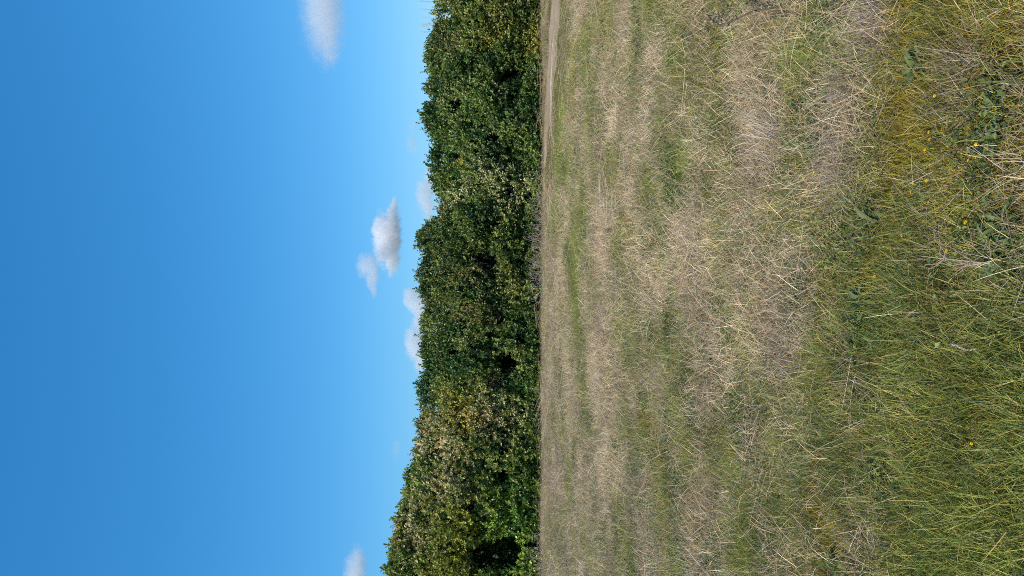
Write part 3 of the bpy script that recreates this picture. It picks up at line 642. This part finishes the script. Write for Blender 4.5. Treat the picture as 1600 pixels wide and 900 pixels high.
WEEDS = [(1150, 256, .9, 'dark green broad leaved weed beside the bundle of pale sticks'), (1352, 322, .9, 'broad leaved weed rosette under the mauve grey dead stems'), (1378, 348, 1.15, 'dark green weed rosette touching the thin dark stem'),
         (1362, 470, 1.0, 'leafy weed rosette left of the straw patch, next to the tall green grass'), (1358, 515, 1.1, 'large leafy weed with blade like leaves by the reddish straw'), (1262, 222, .7, 'small weed among crossing straws'),
         (1118, 875, .8, 'bluish green weed near the tussock at the foot of the frame'), (1322, 880, 1.0, 'blue green tuft of leaves beside the palest straw patch'), (1572, 385, 1.2, 'dark leafy weed at the very bottom of the meadow by the branching dead stalk'),
         (1586, 350, 1.0, 'dark weed close behind the branching dead stalk'), (1588, 420, 1.1, 'darkest weed in the hollow under the dead stalk'), (1450, 105, 1.1, 'grey green thistle like rosette in the golden turf'), (1452, 90, .8, 'small rosette touching the thistle like one'),
         (1580, 212, .9, 'low weed with pale speckled leaves near the camera'), (1560, 220, .7, 'small weed beside the pale speckled one'), (1320, 48, .9, 'weed rosette between the dead seed head and grey thatch'), (1452, 642, .7, 'pale weed rosette in the yellowish grass'),
         (1520, 655, .8, 'pale leaved weed in the tall green grass'), (1345, 765, .8, 'green weed under the long grass tussock'), (1120, 560, .8, 'dark weed far out in the straw'), (1400, 775, .8, 'weed rosette at the edge of the lush grass')]
for u, v, s, lab in WEEDS:
    c = G(u, v, .0); root = empty('broadleaf_weed', c); tag(root, lab, 'weed', 'broad leaved weeds'); k = random.randint(15, 21)
    for i in range(k):
        lf = random.choice(LV).copy(); COL.objects.link(lf); lf.parent = root; a = i * 2.399 + random.uniform(-.3, .3); q = s * .68 * random.uniform(.7, 1.2) * (.75 if i > k * .6 else 1)
        lf.location = (math.cos(a) * .012, math.sin(a) * .012, random.uniform(.01, .03)); lf.rotation_euler = (random.uniform(-.3, .3), random.uniform(-.9, .15), a); lf.scale = (q, q, q)

# tussocks and clumps
def clump(u, v, kind, n, hgt_, spread, lean, label, tone, w=.0018, name='grass_tussock', cat='tussock', grp='tussocks in the meadow', part='blades', mat=None):
    c = G(u, v, -.005); root = empty(name, c); tag(root, label, cat, grp); g = np.random.default_rng(int(u * 7 + v)); rows = []
    for i in range(n):
        b = np.array([g.normal() * spread, g.normal() * spread, 0]); a = g.random() * 6.28
        if kind == 'lie': d = np.array([math.cos(a) + lean[0], math.sin(a) + lean[1], g.uniform(-.02, .45)]); b[2] = g.uniform(0, .06)
        else: d = np.array([math.cos(a) * g.uniform(.1, .9) + lean[0], math.sin(a) * g.uniform(.1, .9) + lean[1], g.uniform(.6, 1.3)])
        t = np.array(tone) * (1 + g.uniform(-.35, .35)) * (1 + g.normal(size=3) * .05)
        if g.random() < .1: t = np.array([.5, .4, .26])
        rows.append((b, d, hgt_ * g.uniform(.45, 1.1), g.uniform(.05, .5) if kind != 'stiff' else g.uniform(-.05, .12), t, w * g.uniform(.6, 1.3)))
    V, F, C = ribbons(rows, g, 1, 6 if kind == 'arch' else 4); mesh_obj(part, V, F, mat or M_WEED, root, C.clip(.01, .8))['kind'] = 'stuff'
GR = (.27, .30, .05); DG = (.17, .22, .055); ST = (.62, .49, .32); MV = (.50, .39, .31); OL = (.35, .29, .05)
clump(1190, 868, 'arch', 420, .13, .05, (0, 0), 'yellow green grass tussock spraying out near the foot of the frame', GR, .0021)
clump(1275, 742, 'arch', 240, .15, .05, (.1, .1), 'spiky mid green tussock beside the dark weeds', (.15, .21, .05))
clump(1348, 742, 'arch', 260, .16, .05, (.1, 0), 'blue green tussock with arching blades behind the lush grass', DG)
clump(1395, 540, 'arch', 120, .13, .02, (.35, 0), 'small fan of wide bright blades beside the leafy weeds', (.19, .25, .05), .004)
clump(1440, 465, 'arch', 160, .15, .03, (.2, .2), 'fan of fresh green blades at the top of the tall grass', (.17, .24, .06), .0032)
clump(1530, 560, 'arch', 380, .13, .07, (.35, .1), 'tall bright green tussock leaning over in the lush grass', GR, .0021)
clump(1560, 690, 'arch', 420, .13, .08, (.35, .1), 'broad olive tussock in the middle of the lush grass', OL, .0021)
clump(1500, 800, 'arch', 420, .13, .08, (.35, .1), 'tall yellow green tussock beside the straw patch', GR, .0021)
clump(1585, 860, 'arch', 420, .13, .08, (.3, .1), 'nearest yellow green tussock, in the lowest corner of the meadow', (.24, .25, .04), .0028)
clump(1180, 700, 'lie', 200, .17, .07, (0, 0), 'pale heap of matted straw in the middle of the meadow', ST, .0034, 'straw_heap', 'straw', 'heaps of dead stems', 'stems', M_STALK)
clump(1218, 715, 'lie', 160, .15, .07, (0, 0), 'second heap of matted straw with reddish stems beside the green tussock', (.55, .42, .29), .0028, 'straw_heap', 'straw', 'heaps of dead stems', 'stems', M_STALK)
clump(1382, 848, 'lie', 320, .13, .07, (0, 0), 'palest heap of curled straw beside the lush grass', (.62, .50, .35), .0026, 'straw_heap', 'straw', 'heaps of dead stems', 'stems', M_STALK)
clump(1325, 268, 'stiff', 260, .20, .07, (-.2, -.3), 'mauve grey heap of stiff dead stems above the weed rosettes', MV, .0019, 'dead_stem_heap', 'dead plant', 'heaps of dead stems', 'stems', M_STALK)
clump(1312, 225, 'stiff', 170, .18, .07, (-.3, 0), 'brown grey stiff dead stems next to the mauve grey heap', (.40, .33, .26), .0019, 'dead_stem_heap', 'dead plant', 'heaps of dead stems', 'stems', M_STALK)
clump(1385, 30, 'stiff', 260, .18, .06, (0, 0), 'mauve grey heap of dead stems at the far right hand of the meadow', MV, .0018, 'dead_stem_heap', 'dead plant', 'heaps of dead stems', 'stems', M_STALK)
clump(1225, 215, 'stiff', 120, .24, .06, (.4, 0), 'bundle of pale crossing sticks beside the broad leaved weed', (.55, .46, .36), .0028, 'dead_stem_heap', 'dead plant', 'heaps of dead stems', 'stems', M_STALK)
clump(1330, 120, 'stiff', 140, .20, .06, (-.4, 0), 'fan of grey brown dead stems near the golden turf', (.42, .34, .26), .002, 'dead_stem_heap', 'dead plant', 'heaps of dead stems', 'stems', M_STALK)
clump(1520, 115, 'stiff', 160, .18, .06, (.3, .1), 'brown grey combed stems in the golden turf close to the camera', (.34, .27, .20), .0018, 'dead_stem_heap', 'dead plant', 'heaps of dead stems', 'stems', M_STALK)
clump(1470, 372, 'stiff', 120, .10, .04, (0, 0), 'small tangle of fine grey stems amid the olive grass', (.30, .24, .20), .0014, 'dead_stem_heap', 'dead plant', 'heaps of dead stems', 'stems', M_STALK)
clump(1240, 560, 'stiff', 220, .16, .09, (0, 0), 'wide low mat of grey brown stems in mid meadow', MV, .0018, 'dead_stem_heap', 'dead plant', 'heaps of dead stems', 'stems', M_STALK)

# branching dead stalk and the pale broken stick, both near the camera
def branching(u, v, label):
    c = G(u, v, .0); root = empty('branching_dead_stalk', c); tag(root, label, 'dead plant'); g = np.random.default_rng(3)
    T = np.linspace(0, 1, 8); main = np.stack([.03 * T, .10 * T, .20 * T ** .9], -1); V, F = tubes([(main, np.linspace(.0026, .0012, 8))], 6); mesh_obj('stem', V, F, M_STALK, root, np.ones((len(V), 3)) * np.array([.36, .26, .20]))
    for i in range(11):
        k = int(g.integers(1, 7)); d = np.array([g.uniform(-1, 1), g.uniform(-.3, 1), g.uniform(-.1, .9)]); d /= np.linalg.norm(d); l = g.uniform(.06, .17)
        b = main[k] + d * (np.linspace(0, 1, 6) * l)[:, None] + np.array([0, 0, -.02]) * (np.linspace(0, 1, 6) ** 2)[:, None]; e = b[3]
        d2 = norm(d + g.normal(size=3) * .6); b = b + g.normal(size=(6, 3)) * .004; pth = [(b, np.linspace(.0014, .0007, 6)), (e + d2 * (np.linspace(0, 1, 4) * l * .5)[:, None], np.linspace(.001, .0005, 4))]
        V, F = tubes(pth, 5); mesh_obj('side_branch', V, F, M_STALK, root, np.ones((len(V), 3)) * np.array([.36, .27, .21]) * g.uniform(.7, 1.15))
branching(1588, 415, 'dead stalk with many pinkish brown branches over the dark weeds')
a = G(1516, 539, .05); b = G(1556, 549, .04); T = np.linspace(0, 1, 10); P = np.array(b - a) * T[:, None] + np.stack([.004 * np.sin(T * 9), 0 * T, .004 * np.sin(T * 5)], -1)
V, F = tubes([(P, .0045 * (1 - .5 * T))], 7); o = mesh_obj('pale_stick', V, F, M_STALK, None, np.ones((len(V), 3)) * np.array([.66, .56, .50])); o.location = a; tag(o, 'short thick whitish stick lying in the tall green grass', 'stick')

# dry brushwood at the hedge foot
def brush(u, v, n, h, lean, label, grp='dry brushwood at the hedge foot', dist=None, col=(.60, .50, .42)):
    c = G(u, v, 0.0) if dist is None else at_y(u, v, dist); root = empty('dry_brush', c); tag(root, label, 'brushwood', grp); g = np.random.default_rng(int(v)); pth = []
    for i in range(int(n * .55)):
        b = np.array([g.normal() * .30, g.normal() * .16 - .12, 0]); d = norm(np.array([g.normal() * .45, -.25 + g.normal() * .3, 1.0])); l = h * g.uniform(.35, .95); T = np.linspace(0, 1, 6)
        P = b + d * (T * l)[:, None] + np.array([g.normal() * .06, 0, 0]) * (T ** 2)[:, None]; pth.append((P, np.linspace(.0032, .0012, 6)))
        for j in range(3):
            k = int(g.integers(2, 5)); e = norm(d + g.normal(size=3) * .6) * l * g.uniform(.15, .35); pth.append((P[k] + e * np.linspace(0, 1, 3)[:, None], np.linspace(.0024, .001, 3)))
    V, F = tubes(pth, 3); mesh_obj('twigs', V, F, M_STALK, root, np.repeat(np.array([[*col]]), len(V), 0) * np.repeat(g.uniform(.6, 1.25, (len(V) // 3 + 1, 1)), 3, 0)[:len(V)])['kind'] = 'stuff'
brush(849, 328, 40, .40, 0, 'tangle of dry mauve twigs under the notch in the hedge'); brush(850, 362, 50, .42, 0, 'dry mauve twigs fanning up beneath the brown tipped shrub')
brush(850, 392, 70, .50, 0, 'thickest and tallest bundle of dry twigs at the hedge foot'); brush(851, 425, 60, .45, 0, 'dry twigs next to the tallest bundle, thinning out'); brush(850, 305, 24, .3, 0, 'few thin dry twigs at the end of the brushwood')
brush(851, 640, 22, .28, 0, 'thin dry twigs below the cream tufted shrub'); brush(851, 835, 40, .35, 0, 'dry twigs in the dark foot of the tall olive shrub'); brush(851, 880, 50, .42, 0, 'dry twigs nearest the foot of the frame under the tallest shrub')
brush(851, 560, 20, .25, 0, 'low dry twigs under the dark green shrub'); brush(748, 264, 22, .38, 0, 'spray of bare twigs poking from the face of the dark glossy shrub', 'bare twigs in the hedge', DH - .1)

# tall dry reeds standing behind the hedge, at its low end
for i in range(18):
    v = random.uniform(-30, 46); D = DH + 2.4 + random.uniform(-.3, .3); b = at_y(672 - random.uniform(-2, 14) - (0 if v > 20 else 5), v, D); h = b.z
    T = np.linspace(0, 1, 7); P = np.stack([random.uniform(-.12, .12) * T ** 2, 0 * T, h * T], -1); pth = [(P, np.linspace(.008, .003, 7))]
    for j in range(5):
        q = P[-1] * (1 - .03 * j); pth.append((q + np.array([random.uniform(-.05, .05), 0, .06]) * np.linspace(0, 1, 3)[:, None], [.006, .005, .002]))
    V, F = tubes(pth, 4); o = mesh_obj('dry_reed', V, F, M_STALK, None, np.ones((len(V), 3)) * np.array([.42, .34, .24])); o.location = (b.x, b.y, 0)
    tag(o, 'thin dry reed rising behind the lowest end of the hedge, by the path side', 'reed', 'dry reeds behind the hedge')

# ------------------------------------------------------------------ clouds: real volumes far beyond the hedge
def cloud(label, lobes, Y, dens, soft=0.35, grp='small white clouds over the hedge', flat=None):
    """lobes: (photo u, v, radius px across, radius px high)"""
    k = Y / FPX; pos = [at_y(u, v, Y) for u, v, a, b in lobes]
    c = sum(pos, Vector()) / len(pos)
    vs = []
    lo = np.array([1e9] * 3); hi = -lo
    for p, (u, v, a, b) in zip(pos, lobes):
        q = np.array(p - c); r = np.array([a, (a + b) / 2, b]) * k * 1.45; lo = np.minimum(lo, q - r); hi = np.maximum(hi, q + r)
    mid = (lo + hi) / 2; ext = (hi - lo) / 2
    # hull: an ellipsoid-like ball of the cloud's own extent
    V = []; F = []; nu, nv_ = 20, 12
    for j in range(nv_ + 1):
        th = math.pi * j / nv_
        for i in range(nu):
            ph = 2 * math.pi * i / nu; s = np.array([math.sin(th) * math.cos(ph), math.sin(th) * math.sin(ph), math.cos(th)])
            s = np.sign(s) * np.abs(s) ** 0.6
            V.append(mid + s * ext * 1.05)
    for j in range(nv_):
        for i in range(nu):
            F.append((j * nu + i, (j + 1) * nu + i, (j + 1) * nu + (i + 1) % nu, j * nu + (i + 1) % nu))
    mt, nt, out = new_mat('cloud_vapour'); N = nt.nodes.new; L = nt.links.new
    tc = N('ShaderNodeTexCoord'); wob = N('ShaderNodeTexNoise'); wob.inputs['Scale'].default_value = 1 / (k * 13); wob.inputs['Detail'].default_value = 3; wob.inputs['Roughness'].default_value = .55
    L(tc.outputs['Object'], wob.inputs['Vector'])
    cur = None
    for p, (u, v, a, b) in zip(pos, lobes):
        q = p - c
        sub = N('ShaderNodeVectorMath'); sub.operation = 'SUBTRACT'; L(tc.outputs['Object'], sub.inputs[0]); sub.inputs[1].default_value = q
        dv = N('ShaderNodeVectorMath'); dv.operation = 'DIVIDE'; L(sub.outputs[0], dv.inputs[0]); dv.inputs[1].default_value = (a * k * 1.3, (a + b) / 2 * k * 1.3, b * k * 1.3)
        ln = N('ShaderNodeVectorMath'); ln.operation = 'LENGTH'; L(dv.outputs[0], ln.inputs[0])
        if cur is None: cur = ln.outputs['Value']
        else:
            mn = N('ShaderNodeMath'); mn.operation = 'SMOOTH_MIN'; mn.inputs[2].default_value = 0.3; L(cur, mn.inputs[0]); L(ln.outputs['Value'], mn.inputs[1]); cur = mn.outputs[0]
    ad = N('ShaderNodeMath'); ad.operation = 'MULTIPLY_ADD'; L(wob.outputs[0], ad.inputs[0]); ad.inputs[1].default_value = 1.5; ad.inputs[2].default_value = -0.75
    sm = N('ShaderNodeMath'); sm.operation = 'ADD'; L(cur, sm.inputs[0]); L(ad.outputs[0], sm.inputs[1])
    mr = N('ShaderNodeMapRange'); mr.inputs[1].default_value = 1.0 + soft * .3; mr.inputs[2].default_value = 1.0 - soft; mr.inputs[3].default_value = 0; mr.inputs[4].default_value = dens * .42 / k; mr.interpolation_type = 'SMOOTHSTEP'
    L(sm.outputs[0], mr.inputs[0])
    pv = N('ShaderNodeVolumePrincipled'); pv.inputs['Color'].default_value = (1, 1, 1, 1); pv.inputs['Anisotropy'].default_value = 0.0
    L(mr.outputs[0], pv.inputs['Density']); L(pv.outputs[0], out.inputs['Volume'])
    o = mesh_obj('cloud', V, F, mt); o.location = c
    tag(o, label, 'cloud', grp)
    return o
cloud('largest white cloud with bumpy top and flat base, low over the middle hedge', [(606, 372, 34, 17), (596, 362, 16, 13), (613, 345, 22, 8), (612, 400, 24, 9), (616, 325, 14, 5)], 1500, .16)
cloud('smaller white cloud higher up beside the largest cloud', [(575, 415, 16, 13), (582, 432, 18, 8), (584, 450, 14, 4)], 1450, .10, .6)
cloud('long blurred cloud highest of all in the sky', [(506, 15, 56, 24), (500, -20, 40, 24), (512, 55, 36, 15), (514, 82, 18, 9)], 1300, .06, 1.1)
cloud('white cloud sinking behind the notch in the hedge crest', [(663, 303, 21, 10), (668, 322, 18, 8), (672, 285, 22, 8)], 1700, .10, .6)
cloud('small white cloud peeping over the crest of the dark green shrub', [(646, 466, 16, 12), (656, 478, 14, 11)], 1700, .14, .5)
cloud('low cloud bank mostly hidden by the hedge crest', [(648, 536, 24, 12), (655, 508, 22, 10), (657, 562, 20, 9)], 1750, .12, .6)
cloud('cloud at the foot of the frame over the tallest end of the hedge', [(556, 895, 30, 13), (560, 872, 14, 8), (552, 915, 20, 12)], 1400, .09, .7)
cloud('faint wisp above the dark glossy shrub', [(644, 225, 14, 8), (644, 195, 10, 5)], 1600, .05, .9)
cloud('barely visible wisp above the tan tipped shrub', [(620, 700, 14, 6)], 1600, .035, .9)

# ------------------------------------------------------------------ labels: which stalk, which flower
MARKS = [(1150, 256, 'broad leaved weed in mid meadow'), (1352, 322, 'rosette under the grey stems'), (1378, 348, 'rosette on the dark stem'), (1362, 470, 'leafy rosette above the lush grass'), (1262, 222, 'weed among crossing straws'),
         (1586, 400, 'branching dead stalk'), (1450, 105, 'thistle like rosette'), (1320, 48, 'grey dead stem heap at the frame edge'), (1245, 24, 'dead dock stem'), (1190, 868, 'spraying yellow green tussock'), (1275, 742, 'spiky green tussock'),
         (1200, 705, 'heaps of matted straw'), (1225, 205, 'bundle of pale sticks'), (1240, 560, 'grey brown stem mat'), (1470, 372, 'tangle of fine grey stems'), (1580, 212, 'weed with speckled leaves'), (1530, 545, 'whitish thick stick'), (880, 150, 'bare path'), (910, 420, 'green band before the hedge'),
         (1560, 690, 'broad olive tussock'), (1095, 60, 'dark weed patch by the dock'), (1010, 680, 'yellow green turf far out')]
ORD = ['nearest', 'second nearest', 'third nearest', 'fourth nearest', 'fifth nearest', 'sixth nearest', 'seventh nearest', 'eighth nearest']
def which(objs, uv, phrase):
    b = {}
    for o, (u, v) in zip(objs, uv):
        d, k = min((math.hypot(u - mu, v - mv), i) for i, (mu, mv, nm) in enumerate(MARKS)); b.setdefault(k, []).append((d, o))
    for k, l in b.items():
        for r, (d, o) in enumerate(sorted(l, key=lambda t: t[0])):
            if r < len(ORD): o['label'] = phrase + ' ' + ORD[r] + ' the ' + MARKS[k][2]
which([o for o in scene.objects if o.name.split('.')[0] == 'dry_stalk'], [((a + c) / 2, (b + d) / 2) for a, b, c, d in STALKS], 'pale dry stalk')
which([o for o in scene.objects if o.name.split('.')[0] == 'yellow_flower'], FLOWERS, 'small yellow flower')
